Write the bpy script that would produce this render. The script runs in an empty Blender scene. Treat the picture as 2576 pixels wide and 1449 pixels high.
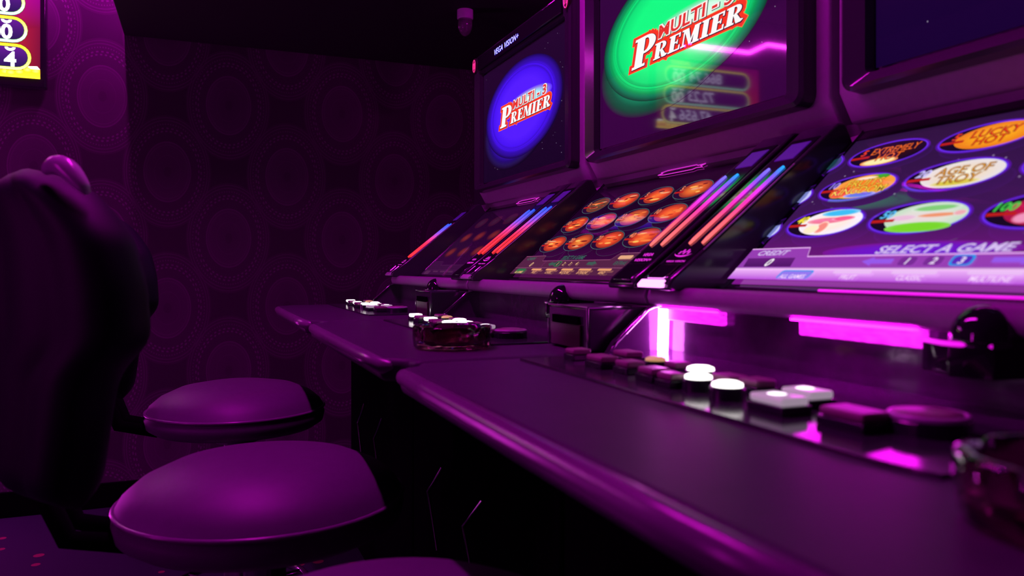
import bpy, bmesh, math, random
from mathutils import Vector, Matrix
random.seed(7)
S = bpy.context.scene
COL = S.collection
R = math.radians
H = 0.98                      # height of the camera above the floor

# ------------------------------------------------------------------ camera, world, exposure
cam_d = bpy.data.cameras.new('camera')
cam = bpy.data.objects.new('camera', cam_d); COL.objects.link(cam)
cam.location = (0, 0, H)
cam.rotation_euler = (R(90), 0, R(-22.0))
cam_d.sensor_width = 36.0
cam_d.lens = 1950.0 / 2576.0 * 36.0
cam_d.shift_y = -52.5 / 2576.0
cam_d.clip_start = 0.02
cam_d.dof.use_dof = True
cam_d.dof.focus_distance = 1.9
cam_d.dof.aperture_fstop = 5.6
S.camera = cam
world = bpy.data.worlds.new('world'); S.world = world
world.use_nodes = True
bgn = world.node_tree.nodes['Background']
bgn.inputs[0].default_value = (0.55, 0.0, 0.6, 1); bgn.inputs[1].default_value = 0.0
S.view_settings.view_transform = 'Standard'
S.view_settings.look = 'None'
S.view_settings.gamma = 1.0
S.view_settings.exposure = 0.0
S.view_settings.use_curve_mapping = False

# strength of the room's magenta LED lamps and the recess glow (used by their builders below)
LED_SIDE = 42.0      # upright tubes on the left wall
LED_END = 45.0       # upright tube on the end wall
LED_COVE = 85.0      # zigzag strip high on the end wall
LED_SOFFIT = 17.0    # short strip on the side of the soffit
RECESS_GLOW = 1.5     # glowing strip standing in for reflections in the near recess
LED_CEIL = 25.0       # ceiling channel

# ------------------------------------------------------------------ colour and materials
def lin(c):
    return tuple((x/255.0/12.92) if x/255.0 <= 0.04045 else ((x/255.0+0.055)/1.055)**2.4 for x in c)

def mat(name, col=(.5,.5,.5), rough=.5, metal=0., emit=None, estr=0., spec=.5, trans=0., ior=1.5, coat=0., noise=0., nscale=40., bump=0.):
    m = bpy.data.materials.new(name); m.use_nodes = True
    nt = m.node_tree; p = nt.nodes['Principled BSDF']
    p.inputs['Base Color'].default_value = (*col, 1)
    p.inputs['Roughness'].default_value = rough
    p.inputs['Metallic'].default_value = metal
    p.inputs['Specular IOR Level'].default_value = spec
    p.inputs['IOR'].default_value = ior
    p.inputs['Transmission Weight'].default_value = trans
    p.inputs['Coat Weight'].default_value = coat
    if emit:
        p.inputs['Emission Color'].default_value = (*emit, 1)
        p.inputs['Emission Strength'].default_value = estr
    if noise or bump:
        tc = nt.nodes.new('ShaderNodeTexCoord'); n = nt.nodes.new('ShaderNodeTexNoise')
        n.inputs['Scale'].default_value = nscale; n.inputs['Detail'].default_value = 4
        nt.links.new(tc.outputs['Object'], n.inputs['Vector'])
        if noise:
            mx = nt.nodes.new('ShaderNodeMix'); mx.data_type = 'RGBA'
            mx.inputs[6].default_value = (*[c*(1-noise) for c in col], 1)
            mx.inputs[7].default_value = (*[min(1, c*(1+noise)) for c in col], 1)
            nt.links.new(n.outputs['Fac'], mx.inputs[0]); nt.links.new(mx.outputs[2], p.inputs['Base Color'])
        if bump:
            b = nt.nodes.new('ShaderNodeBump'); b.inputs['Strength'].default_value = bump; b.inputs['Distance'].default_value = .003
            nt.links.new(n.outputs['Fac'], b.inputs['Height']); nt.links.new(b.outputs['Normal'], p.inputs['Normal'])
    return m

M = {}
M['body'] = mat('grey cabinet plastic', (.31,.17,.34), .5, noise=.12, nscale=90)
M['deck'] = mat('smooth deck laminate', (.070,.020,.085), .45, spec=.10, noise=.15, nscale=30)
M['bolster'] = mat('glossy deck edge', (.20,.09,.22), .24)
M['gloss'] = mat('black gloss plastic', (.012,.012,.016), .07, coat=.3)
M['bezel'] = mat('black bezel plastic', (.035,.03,.045), .16)
M['recess'] = mat('polished recess plate', (.11,.035,.13), .15, metal=.35, noise=.35, nscale=45, bump=.12)
M['matte'] = mat('black matte', (.005,.004,.006), 1.0, spec=.0)
M['chrome'] = mat('chrome trim', (.75,.75,.78), .13, metal=1.)
M['button'] = mat('dull button plastic', (.30,.15,.22), .35)
M['collar'] = mat('button collar', (.02,.02,.03), .22)
M['lit'] = mat('lit white button lens', (.8,.8,.8), .2, emit=(1,.96,.92), estr=3.0)
M['warm'] = mat('lit amber button lens', (.5,.4,.2), .3, emit=(1,.55,.22), estr=.45)
M['half'] = mat('half lit button lens', (.4,.35,.4), .18, emit=(1,.75,1), estr=.30)
M['dot'] = mat('white lamp spot', (.8,.8,.8), .3, emit=(1,.92,1), estr=2.0)
M['seat'] = mat('stool leather', (.12,.055,.14), .50, noise=.1, nscale=60, bump=.05)
M['back'] = mat('dark backrest leather', (.006,.005,.014), .6, spec=.22, noise=.1, nscale=50)
M['handle'] = mat('glossy backrest handle', (.55,.45,.6), .22)
M['ash'] = mat('ruby ashtray glass', (.50,.12,.26), .03, trans=1., ior=1.47)
M['red'] = mat('red lamp lens', (.6,.02,.08), .15, emit=(.9,.01,.08), estr=.25)
M['grille'] = mat('speaker grille', (.04,.02,.12), .5, emit=(.07,.005,.32), estr=.5, bump=.3, nscale=900)
M['slot'] = mat('dark red slot plastic', (.035,.006,.016), .35)
M['pinkglint'] = mat('pink print with glint glow', (.9,.3,.85), .35, emit=(1,.05,.9), estr=.55)  # emission imitates LED highlights on the print and emblem edge
M['foot'] = mat('brushed steel', (.45,.45,.48), .28, metal=1.)
M['ceil'] = mat('black ceiling paint', (.006,.006,.008), .9)
M['wallp'] = mat('dark wall paint', (.05,.03,.06), .75)
LEDC = (1.0, .012, .93)
def glow_mat(name, s, c=LEDC): return mat(name, (.8,.8,.8), .5, emit=c, estr=s)

def strip_mat():
    m = mat('rippled reflection glow', (.5,.2,.5), .4, emit=(1,.015,.95), estr=RECESS_GLOW)  # rippled emission imitates broken reflections on the recess wall
    nt = m.node_tree; p = nt.nodes['Principled BSDF']
    tc = nt.nodes.new('ShaderNodeTexCoord'); mp = nt.nodes.new('ShaderNodeMapping'); mp.inputs['Scale'].default_value = (1, 1, 4)
    n = nt.nodes.new('ShaderNodeTexNoise'); n.inputs['Scale'].default_value = 90; n.inputs['Detail'].default_value = 2
    mr = nt.nodes.new('ShaderNodeMapRange'); mr.inputs[1].default_value = .3; mr.inputs[2].default_value = .65; mr.inputs[3].default_value = RECESS_GLOW*.35; mr.inputs[4].default_value = RECESS_GLOW*1.3
    nt.links.new(tc.outputs['Object'], mp.inputs[0]); nt.links.new(mp.outputs[0], n.inputs['Vector']); nt.links.new(n.outputs['Fac'], mr.inputs[0]); nt.links.new(mr.outputs[0], p.inputs['Emission Strength'])
    return m
M['strip'] = strip_mat()
def attr_mat(name, strength, rough=.04, spec=.5, base=(.008,.006,.012)):
    m = mat(name, base, rough, spec=spec)
    nt = m.node_tree; p = nt.nodes['Principled BSDF']
    a = nt.nodes.new('ShaderNodeVertexColor'); a.layer_name = 'Col'
    nt.links.new(a.outputs['Color'], p.inputs['Emission Color'])
    p.inputs['Emission Strength'].default_value = strength
    return m
M['screen'] = attr_mat('glass fronted display', 1.0)
M['tv'] = attr_mat('bright wall display', 3.2, rough=.12)
M['tube'] = attr_mat('coloured light tube', 1.35, rough=.3)

def wallpaper():
    m = bpy.data.materials.new('ring patterned wallpaper'); m.use_nodes = True
    nt = m.node_tree; N = nt.nodes; L = nt.links; p = N['Principled BSDF']
    geo = N.new('ShaderNodeNewGeometry'); sx = N.new('ShaderNodeSeparateXYZ'); L.new(geo.outputs['Position'], sx.inputs[0])
    def mth(op, a, b=None, c=None, clamp=False):
        n = N.new('ShaderNodeMath'); n.operation = op; n.use_clamp = clamp
        for i, v in enumerate((a, b, c)):
            if v is None: continue
            if isinstance(v, (int, float)): n.inputs[i].default_value = v
            else: L.new(v, n.inputs[i])
        return n.outputs[0]
    def lattice(x0, z0):
        u = mth('MULTIPLY', mth('SUBTRACT', mth('FRACT', mth('ADD', mth('DIVIDE', mth('SUBTRACT', sx.outputs[0], x0), .485), 50.5)), .5), .485/.09)
        v = mth('MULTIPLY', mth('SUBTRACT', mth('FRACT', mth('ADD', mth('DIVIDE', mth('SUBTRACT', sx.outputs[2], z0), .572), 50.5)), .5), .572/.125)
        r = mth('SQRT', mth('ADD', mth('MULTIPLY', u, u), mth('MULTIPLY', v, v)))
        th = mth('ARCTAN2', v, u)
        def ring(r0, w, amp):
            return mth('MULTIPLY', mth('SUBTRACT', 1.0, mth('DIVIDE', mth('ABSOLUTE', mth('SUBTRACT', r, r0)), w), clamp=True), amp)
        def dashes(n, ph): return mth('GREATER_THAN', mth('SINE', mth('ADD', mth('MULTIPLY', th, n), ph)), .1)
        disc = mth('MULTIPLY', mth('LESS_THAN', r, .98), mth('ADD', .10, mth('MULTIPLY', r, .16)))
        hole = mth('MULTIPLY', mth('LESS_THAN', r, .17), -.12)
        out = mth('ADD', disc, hole)
        for r0, w, a in ((1.0, .03, .8), (.90, .02, .3), (.55, .02, .18), (1.72, .025, .55), (1.82, .025, .45)):
            out = mth('ADD', out, ring(r0, w, a))
        for r0, n, ph in ((1.36, 44, 0), (1.46, 44, 1.6), (1.60, 90, 0)):
            out = mth('ADD', out, mth('MULTIPLY', ring(r0, .035, 1.6 if n == 44 else .7), dashes(n, ph)))
        band = mth('MULTIPLY', mth('LESS_THAN', r, 1.9), .16)
        return mth('ADD', out, band)
    a = lattice(.12, H + .697); b = lattice(-.122, H + .40)
    f = mth('MAXIMUM', a, b)
    no = N.new('ShaderNodeTexNoise'); no.inputs['Scale'].default_value = 3; L.new(geo.outputs['Position'], no.inputs['Vector'])
    mx = N.new('ShaderNodeMix'); mx.data_type = 'RGBA'
    mx.inputs[6].default_value = (.075, .025, .075, 1); mx.inputs[7].default_value = (.26, .09, .26, 1)
    L.new(mth('MULTIPLY', f, mth('ADD', .75, mth('MULTIPLY', no.outputs['Fac'], .5)), clamp=True), mx.inputs[0])
    L.new(mx.outputs[2], p.inputs['Base Color'])
    p.inputs['Roughness'].default_value = .5
    return m
M['paper'] = wallpaper()

def carpet():
    m = mat('dark carpet with red flecks', (.02,.02,.05), .9)
    nt = m.node_tree; N = nt.nodes; L = nt.links; p = N['Principled BSDF']
    geo = N.new('ShaderNodeNewGeometry'); v = N.new('ShaderNodeTexVoronoi'); v.inputs['Scale'].default_value = 9
    L.new(geo.outputs['Position'], v.inputs['Vector'])
    lt = N.new('ShaderNodeMath'); lt.operation = 'LESS_THAN'; lt.inputs[1].default_value = .16
    L.new(v.outputs['Distance'], lt.inputs[0])
    mx = N.new('ShaderNodeMix'); mx.data_type = 'RGBA'
    mx.inputs[6].default_value = (.010,.008,.030,1); mx.inputs[7].default_value = (.30,.03,.07,1)
    L.new(lt.outputs[0], mx.inputs[0]); L.new(mx.outputs[2], p.inputs['Base Color'])
    return m
M['carpet'] = carpet()

# ------------------------------------------------------------------ mesh helpers
class MB:
    def __init__(s): s.v = []; s.f = []; s.m = []; s.c = []
    def add(s, vs, fs, mi=0, cols=None):
        o = len(s.v); s.v += [tuple(v) for v in vs]
        for f in fs: s.f.append(tuple(i+o for i in f)); s.m.append(mi)
        s.c += list(cols) if cols else [(0,0,0)]*len(vs)
    def box(s, x0, x1, y0, y1, z0, z1, mi=0):
        vs = [(x,y,z) for x in (x0,x1) for y in (y0,y1) for z in (z0,z1)]
        s.add(vs, [(0,1,3,2),(4,6,7,5),(0,4,5,1),(2,3,7,6),(0,2,6,4),(1,5,7,3)], mi)
    def prism(s, poly, a0, a1, axis='y', mi=0):
        n = len(poly)
        def pt(p, a): return {'y': (p[0], a, p[1]), 'z': (p[0], p[1], a), 'x': (a, p[0], p[1])}[axis]
        vs = [pt(p, a0) for p in poly] + [pt(p, a1) for p in poly]
        s.add(vs, [tuple(range(n))[::-1], tuple(range(n, 2*n))] + [(i, (i+1) % n, n+(i+1) % n, n+i) for i in range(n)], mi)
    def tube(s, pts, r, seg=10, mi=0, cols=None, caps=True, closed=False):
        pts = [Vector(p) for p in pts]; n = len(pts); rs = r if isinstance(r, (list, tuple)) else [r]*n
        vs = []; cs = []
        for i, p in enumerate(pts):
            a = pts[(i-1) % n] if (closed or i > 0) else p; b = pts[(i+1) % n] if (closed or i < n-1) else p
            t = (b-a).normalized()
            up = Vector((0,0,1)) if abs(t.z) < .9 else Vector((1,0,0))
            q = t.cross(up).normalized(); w = q.cross(t).normalized()
            for k in range(seg):
                an = 2*math.pi*k/seg
                vs.append(p + (q*math.cos(an) + w*math.sin(an))*rs[i]); cs.append(cols[i] if cols else (0,0,0))
        fs = [(i*seg+k, i*seg+(k+1) % seg, (i+1)*seg+(k+1) % seg, (i+1)*seg+k) for i in range(n-1) for k in range(seg)]
        if closed: fs += [((n-1)*seg+k, (n-1)*seg+(k+1) % seg, (k+1) % seg, k) for k in range(seg)]
        elif caps: fs += [tuple(range(seg))[::-1], tuple(range((n-1)*seg, n*seg))]
        s.add(vs, fs, mi, cs)
    def lathe(s, prof, c=(0,0,0), seg=32, mi=0, sx=1, sy=1, mis=None):
        vs = []; n = len(prof)
        for (r, z) in prof:
            for k in range(seg):
                an = 2*math.pi*k/seg; vs.append((c[0]+r*math.cos(an)*sx, c[1]+r*math.sin(an)*sy, c[2]+z))
        o = len(s.v)
        s.v += vs; s.c += [(0,0,0)]*len(vs)
        for i in range(n-1):
            for k in range(seg):
                s.f.append(tuple(o+j for j in (i*seg+k, i*seg+(k+1) % seg, (i+1)*seg+(k+1) % seg, (i+1)*seg+k))); s.m.append(mis[i] if mis else mi)
        if prof[0][0] > 1e-6: s.f.append(tuple(o+k for k in range(seg))[::-1]); s.m.append(mis[0] if mis else mi)
        if prof[-1][0] > 1e-6: s.f.append(tuple(o+(n-1)*seg+k for k in range(seg))); s.m.append(mis[-1] if mis else mi)
    def build(s, name, mats, parent=None, off=(0,0,0), smooth=False, bevel=0, bseg=3, fix=True, attr=False, subs=0):
        if not isinstance(mats, (list, tuple)): mats = [mats]
        me = bpy.data.meshes.new(name)
        me.from_pydata([(v[0]-off[0], v[1]-off[1], v[2]-off[2]) for v in s.v], [], s.f)
        for m in mats: me.materials.append(m)
        for p, mi in zip(me.polygons, s.m): p.material_index = mi
        if attr:
            ca = me.color_attributes.new('Col', 'FLOAT_COLOR', 'POINT')
            for i, c in enumerate(s.c): ca.data[i].color = (*c, 1)
        if fix:
            b = bmesh.new(); b.from_mesh(me)
            bmesh.ops.remove_doubles(b, verts=b.verts, dist=1e-6)
            bmesh.ops.recalc_face_normals(b, faces=b.faces); b.to_mesh(me); b.free()
        if smooth:
            for p in me.polygons: p.use_smooth = True
        ob = bpy.data.objects.new(name, me); COL.objects.link(ob)
        if parent: ob.parent = parent
        if bevel:
            bv = ob.modifiers.new('bevel', 'BEVEL'); bv.width = bevel; bv.segments = bseg; bv.limit_method = 'ANGLE'; bv.angle_limit = R(35)
            bv.harden_normals = False
            for p in me.polygons: p.use_smooth = True
            me.set_sharp_from_angle(angle=R(50)) if not smooth else None
        if subs:
            sb = ob.modifiers.new('sub', 'SUBSURF'); sb.levels = subs; sb.render_levels = subs
        return ob

def tag(o, label=None, cat=None, group=None, kind=None):
    if label: o['label'] = label
    if cat: o['category'] = cat
    if group: o['group'] = group
    if kind: o['kind'] = kind
    return o
def empty(name, loc, label, cat, group=None, rz=0):
    o = bpy.data.objects.new(name, None); COL.objects.link(o); o.location = loc; o.rotation_euler = (0,0,rz)
    o.empty_display_size = .05
    return tag(o, label, cat, group)
def copy_tree(o, parent=None):
    c = o.copy(); COL.objects.link(c); c.parent = parent
    for ch in list(o.children): copy_tree(ch, c)
    return c

# text as flat outlines -> list of (verts2d, faces), cached; unit = cap height 1
_tc = {}
def text_geo(txt, off=0.0, shear=0.0, sp=1.0):
    k = (txt, off, shear, sp)
    if k in _tc: return _tc[k]
    cu = bpy.data.curves.new('t', 'FONT'); cu.body = txt; cu.size = 1.0; cu.offset = off; cu.shear = shear; cu.space_character = sp
    cu.resolution_u = 3
    ob = bpy.data.objects.new('t', cu); COL.objects.link(ob)
    dg = bpy.context.evaluated_depsgraph_get(); dg.update()
    me = bpy.data.meshes.new_from_object(ob.evaluated_get(dg))
    vs = [(v.co.x/.7, v.co.y/.7) for v in me.vertices]; fs = [tuple(p.vertices) for p in me.polygons]
    bpy.data.objects.remove(ob); bpy.data.curves.remove(cu); bpy.data.meshes.remove(me)
    _tc[k] = (vs, fs); return _tc[k]

class Gfx:
    """Flat picture on a display: a = metres from its left edge, b = metres up; drawn in thin layers."""
    def __init__(s, origin, ua, ub, nrm):
        s.o = Vector(origin); s.ua = Vector(ua); s.ub = Vector(ub); s.n = Vector(nrm); s.mb = MB(); s.k = 0; s.clip = None
    def P(s, a, b): return s.o + s.ua*a + s.ub*b + s.n*(s.k*.00007)
    def up(s): s.k += 1
    def poly(s, pts, cols, new=True):
        if new: s.up()
        if isinstance(cols[0], (int, float)): cols = [lin(cols)]*len(pts)
        else: cols = [lin(c) for c in cols]
        if s.clip: pts = [(min(max(a, s.clip[0]), s.clip[1]), min(max(b, s.clip[2]), s.clip[3])) for a, b in pts]
        s.mb.add([s.P(a, b) for a, b in pts], [tuple(range(len(pts)))], 0, cols)
    def rect(s, a0, a1, b0, b1, c, c2=None, sk=0):
        c2 = c2 or c
        s.poly([(a0, b0), (a1, b0), (a1+sk, b1), (a0+sk, b1)], [c, c, c2, c2])
    def rrect(s, a0, a1, b0, b1, r, c, sk=0, c2=None):
        pts = []
        for cx, cy, t0 in ((a1-r, b1-r, 0), (a0+r, b1-r, 90), (a0+r, b0+r, 180), (a1-r, b0+r, 270)):
            for j in range(6): t = R(t0+18*j); pts.append((cx+r*math.cos(t), cy+r*math.sin(t)))
        c2 = c2 or c
        cols = [tuple(c[i]+(c2[i]-c[i])*((b-b0)/(b1-b0)) for i in range(3)) for a, b in pts]
        s.poly([(a+sk*(b-b0)/(b1-b0), b) for a, b in pts], cols)
    def rings(s, ca, cb, ra, rb, stops, seg=48, rot=0):
        """radial gradient; stops = [(radius fraction, colour)]"""
        s.up(); vs = [s.P(ca, cb)]; cs = [lin(stops[0][1])]; fs = []
        for i, (q, c) in enumerate(stops[1:]):
            for k in range(seg):
                t = 2*math.pi*k/seg; x = ra*q*math.cos(t); y = rb*q*math.sin(t)
                a, b = ca+x*math.cos(rot)-y*math.sin(rot), cb+x*math.sin(rot)+y*math.cos(rot)
                if s.clip: a = min(max(a, s.clip[0]), s.clip[1]); b = min(max(b, s.clip[2]), s.clip[3])
                vs.append(s.P(a, b)); cs.append(lin(c(a, b) if callable(c) else c))
        for k in range(seg): fs.append((0, 1+k, 1+(k+1) % seg))
        for i in range(len(stops)-2):
            o = 1+i*seg
            for k in range(seg): fs.append((o+k, o+(k+1) % seg, o+seg+(k+1) % seg, o+seg+k))
        s.mb.add(vs, fs, 0, cs)
    def ring(s, ca, cb, ra, rb, w, c, seg=48):
        s.up(); vs = []; fs = []
        for k in range(seg):
            t = 2*math.pi*k/seg
            for q in (0, 1):
                a, b = ca+(ra-w*q)*math.cos(t), cb+(rb-w*q)*math.sin(t)
                if s.clip: a = min(max(a, s.clip[0]), s.clip[1]); b = min(max(b, s.clip[2]), s.clip[3])
                vs.append(s.P(a, b))
        for k in range(seg): j = (k+1) % seg; fs.append((2*k, 2*j, 2*j+1, 2*k+1))
        s.mb.add(vs, fs, 0, [lin(c)]*len(vs))
    def text(s, txt, a, b, h, c, off=0., shear=0., sx=1., align='l', c2=None, sp=1.):
        vs, fs = text_geo(txt, off, shear, sp)
        if not vs: return
        w = max(v[0] for v in vs) - min(v[0] for v in vs)
        a0 = a - (w*h*sx/2 if align == 'c' else (w*h*sx if align == 'r' else 0)) - min(v[0] for v in vs)*h*sx
        s.up(); c2 = c2 or c
        cols = [lin(tuple(c[i]+(c2[i]-c[i])*min(1, max(0, v[1])) for i in range(3))) for v in vs]
        s.mb.add([s.P(a0+v[0]*h*sx, b+v[1]*h) for v in vs], fs, 0, cols)
    def build(s, name, m, parent, off): return s.mb.build(name, m, parent, off, fix=False, attr=True)

# heavy slab-serif italic capitals for the big title, as convex pieces (x, y in cap heights)
def slab(ch):
    t = .27; e = .09
    L = []
    def rc(x0, x1, y0, y1): L.append([(x0,y0),(x1,y0),(x1,y1),(x0,y1)])
    def bowl(cx, cy, rx, ry, w, h):
        n = 12
        for i in range(n):
            t0 = -math.pi/2+math.pi*i/n; t1 = -math.pi/2+math.pi*(i+1)/n
            L.append([(cx+rx*math.cos(t0), cy+ry*math.sin(t0)), (cx+rx*math.cos(t1), cy+ry*math.sin(t1)),
                      (cx+(rx-w)*math.cos(t1), cy+(ry-h)*math.sin(t1)), (cx+(rx-w)*math.cos(t0), cy+(ry-h)*math.sin(t0))])
    if ch == 'I': rc(.08,.08+t,0,1); rc(0,.43,0,e); rc(0,.43,1-e,1); return L, .47
    if ch == 'P': rc(.08,.08+t,0,1); rc(0,.45,0,e); rc(0,.4,1-e,1); rc(.3,.42,.42,.50); bowl(.40,.71,.32,.29,.22,.09); return L, .74
    if ch == 'R': rc(.08,.08+t,0,1); rc(0,.43,0,e); rc(0,.4,1-e,1); rc(.3,.42,.44,.52); bowl(.40,.735,.30,.265,.21,.09); L.append([(.36,.48),(.52,.48),(.78,.06),(.52,.0)]); L.append([(.52,0),(.74,0),(.86,.1),(.74,.16)]); return L, .86
    if ch == 'E': rc(.08,.08+t,0,1); rc(0,.66,0,e); rc(0,.62,1-e,1); rc(.3,.5,.46,.55); rc(.60,.68,0,.28); rc(.56,.64,.74,1); rc(.47,.53,.38,.63); return L, .72
    if ch == 'M':
        rc(.09,.17,0,1); rc(0,.27,0,e); rc(.66,.66+t,0,1); rc(.58,1.0,0,e); rc(0,.3,1-e,1); rc(.7,1.0,1-e,1)
        L.append([(.09,1),(.36,1),(.58,.12),(.46,.04)]); L.append([(.46,.04),(.54,.04),(.78,1),(.68,1)]); return L, 1.04
    return L, .3

def grow(p, m):
    cx = sum(q[0] for q in p)/len(p); cy = sum(q[1] for q in p)/len(p); n = len(p); out = []
    for i in range(n):
        a = Vector(p[i-1]); b = Vector(p[i]); c = Vector(p[(i+1) % n])
        def nrm(u, v):
            d = (v-u); 
            if d.length < 1e-7: return Vector((0,0))
            k = Vector((d.y, -d.x)).normalized(); mid = (u+v)/2-Vector((cx, cy))
            return k if k.dot(mid) > 0 else -k
        q = nrm(a, b)+nrm(b, c)
        out.append((b.x+q.x*m*.8, b.y+q.y*m*.8))
    return out

def premier(g, a, b, h, w, halo):
    """MULTI-n PREMIER title; halo pieces then red edge then white faces"""
    def lay(mar, dx, dy, colf):
        x = 0; hs = h*.52
        g.up()
        for i, ch in enumerate('PREMIER'):
            sc = h if i == 0 else hs
            P, adv = slab(ch)
            by = b if i == 0 else b+.015*h
            for p in P:
                q = grow(p, mar*h/sc) if mar else p
                pts = [(a+(x+(u*sc)+v*sc*.16)*w+dx, by+v*sc+dy) for u, v in q]
                col = colf((pts[0][0]-a)/(3.6*h*w))
                g.poly(pts, col, new=False)
            x += adv*sc*(1.02 if i else 1.0)
        return x*w
    lay(.135, .0, 0, lambda t: (255, 120, 50)); lay(.115, 0, 0, lambda t: (240, 50, 36)); lay(.02, .0010, -.0010, lambda t: (60, 10, 40)); return lay(0, 0, 0, lambda t: (255, 250, 250))

# ------------------------------------------------------------------ the room
def struct(mb, name, m, **k):
    o = mb.build(name, m, **k); o['kind'] = 'structure'; return o
b = MB(); b.box(-2.3, 1.32, -1.7, 3.62, -.05, 0); struct(b, 'floor', M['carpet'])
b = MB(); b.box(-2.3, 1.32, -1.7, 3.62, 2.38, 2.43); struct(b, 'ceiling', M['ceil'])
b = MB(); b.box(-2.3, 1.32, 3.56, 3.62, 0, 2.38); struct(b, 'wall_end', M['paper'])
b = MB(); b.box(1.24, 1.32, -1.7, 3.56, 0, 2.38); struct(b, 'wall_right', M['wallp'])
b = MB(); b.box(-2.3, -2.2, -1.7, 3.56, 0, 2.38); struct(b, 'wall_left', M['wallp'])
b = MB(); b.box(-2.2, 1.24, -1.7, -1.62, 0, 2.38); struct(b, 'wall_back', M['wallp'])
b = MB(); b.box(-.285, 1.24, 2.05, 3.56, H+.955, 2.38); struct(b, 'trim_soffit', M['ceil'], bevel=.004)
b = MB(); b.box(-2.2, 1.24, 3.545, 3.56, 0, .10); struct(b, 'baseboard_end', M['matte'], bevel=.003)

# room lamps
def led_tube(name, pts, r, strength, label, base=(0,0,0), housing=True, c=LEDC):
    t = empty(name, base, label, 'LED light')
    m = MB(); m.tube(pts, r, 10); m.build('diffuser', glow_mat('LED '+name+' %.0f' % strength, strength, c), t, off=base, smooth=True)
    if housing:
        for p in (pts[0], pts[-1]):
            m = MB(); m.box(p[0]-r*1.3, p[0]+r*1.3, p[1]-r*1.3, p[1]+r*1.3, p[2]-r*1.3, p[2]+r*1.3)
            m.build('end_cap', M['matte'], t, off=base)
    return t
led_tube('cove_light_strip', [(-.50,3.54,H+1.205),(-1.21,3.54,H+1.205),(-1.335,3.54,H+1.265),(-1.62,3.54,H+1.262)], .0075, LED_COVE,
         'magenta LED strip with a zigzag bend high on the end wall above the jackpot screen', (-1.0,3.54,H+1.2), c=(1,.035,.95))
led_tube('wall_light_tube', [(-1.10,3.53,.20),(-1.10,3.53,1.12)], .020, LED_END, 'upright magenta LED tube low on the end wall under the jackpot screen', (-1.10,3.53,.20), c=(1,.04,.95))
led_tube('soffit_light_strip', [(-.297,2.9,H+1.30),(-.297,3.45,H+1.30)], .009, LED_SOFFIT*6, 'magenta LED strip on the side of the black soffit', (-.297,3.2,H+1.30))
led_tube('soffit_light_strip', [(.93,2.31,H+.945),(1.05,2.27,H+.945)], .006, LED_COVE, 'short magenta LED strip under the black soffit behind the machines', (1.0,2.29,H+.945))
led_tube('wall_light_tube', [(-2.17,.95,.75),(-2.17,.95,1.75)], .022, LED_SIDE, 'upright magenta LED tube on the left wall level with the middle machine', (-2.17,.95,.75))
led_tube('ceiling_light_channel', [(-.05,.85,2.365),(-.05,1.98,2.365)], .012, LED_CEIL*8, 'long magenta LED channel on the ceiling over the stools', (-.05,1.2,2.365))

# small domed lamp under the soffit
t = empty('dome_camera', (.919,2.74,H+.955), 'small dark dome camera hanging under the black soffit', 'camera')
m = MB(); m.lathe([(0,0),(.030,0),(.030,-.030),(.027,-.034),(0,-.034)], (.919,2.74,H+.955), 24); m.build('housing', M['handle'], t, off=(.919,2.74,H+.955), smooth=False)
m = MB(); m.lathe([(.027,-.034)]+[(.027*math.cos(R(a)), -.05-.045*math.sin(R(a))) for a in range(0,91,10)], (.919,2.74,H+.955), 24); m.build('dome', mat('smoked dome', (.3,.2,.3), .05, trans=.6), t, off=(.919,2.74,H+.955), smooth=True)

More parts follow.
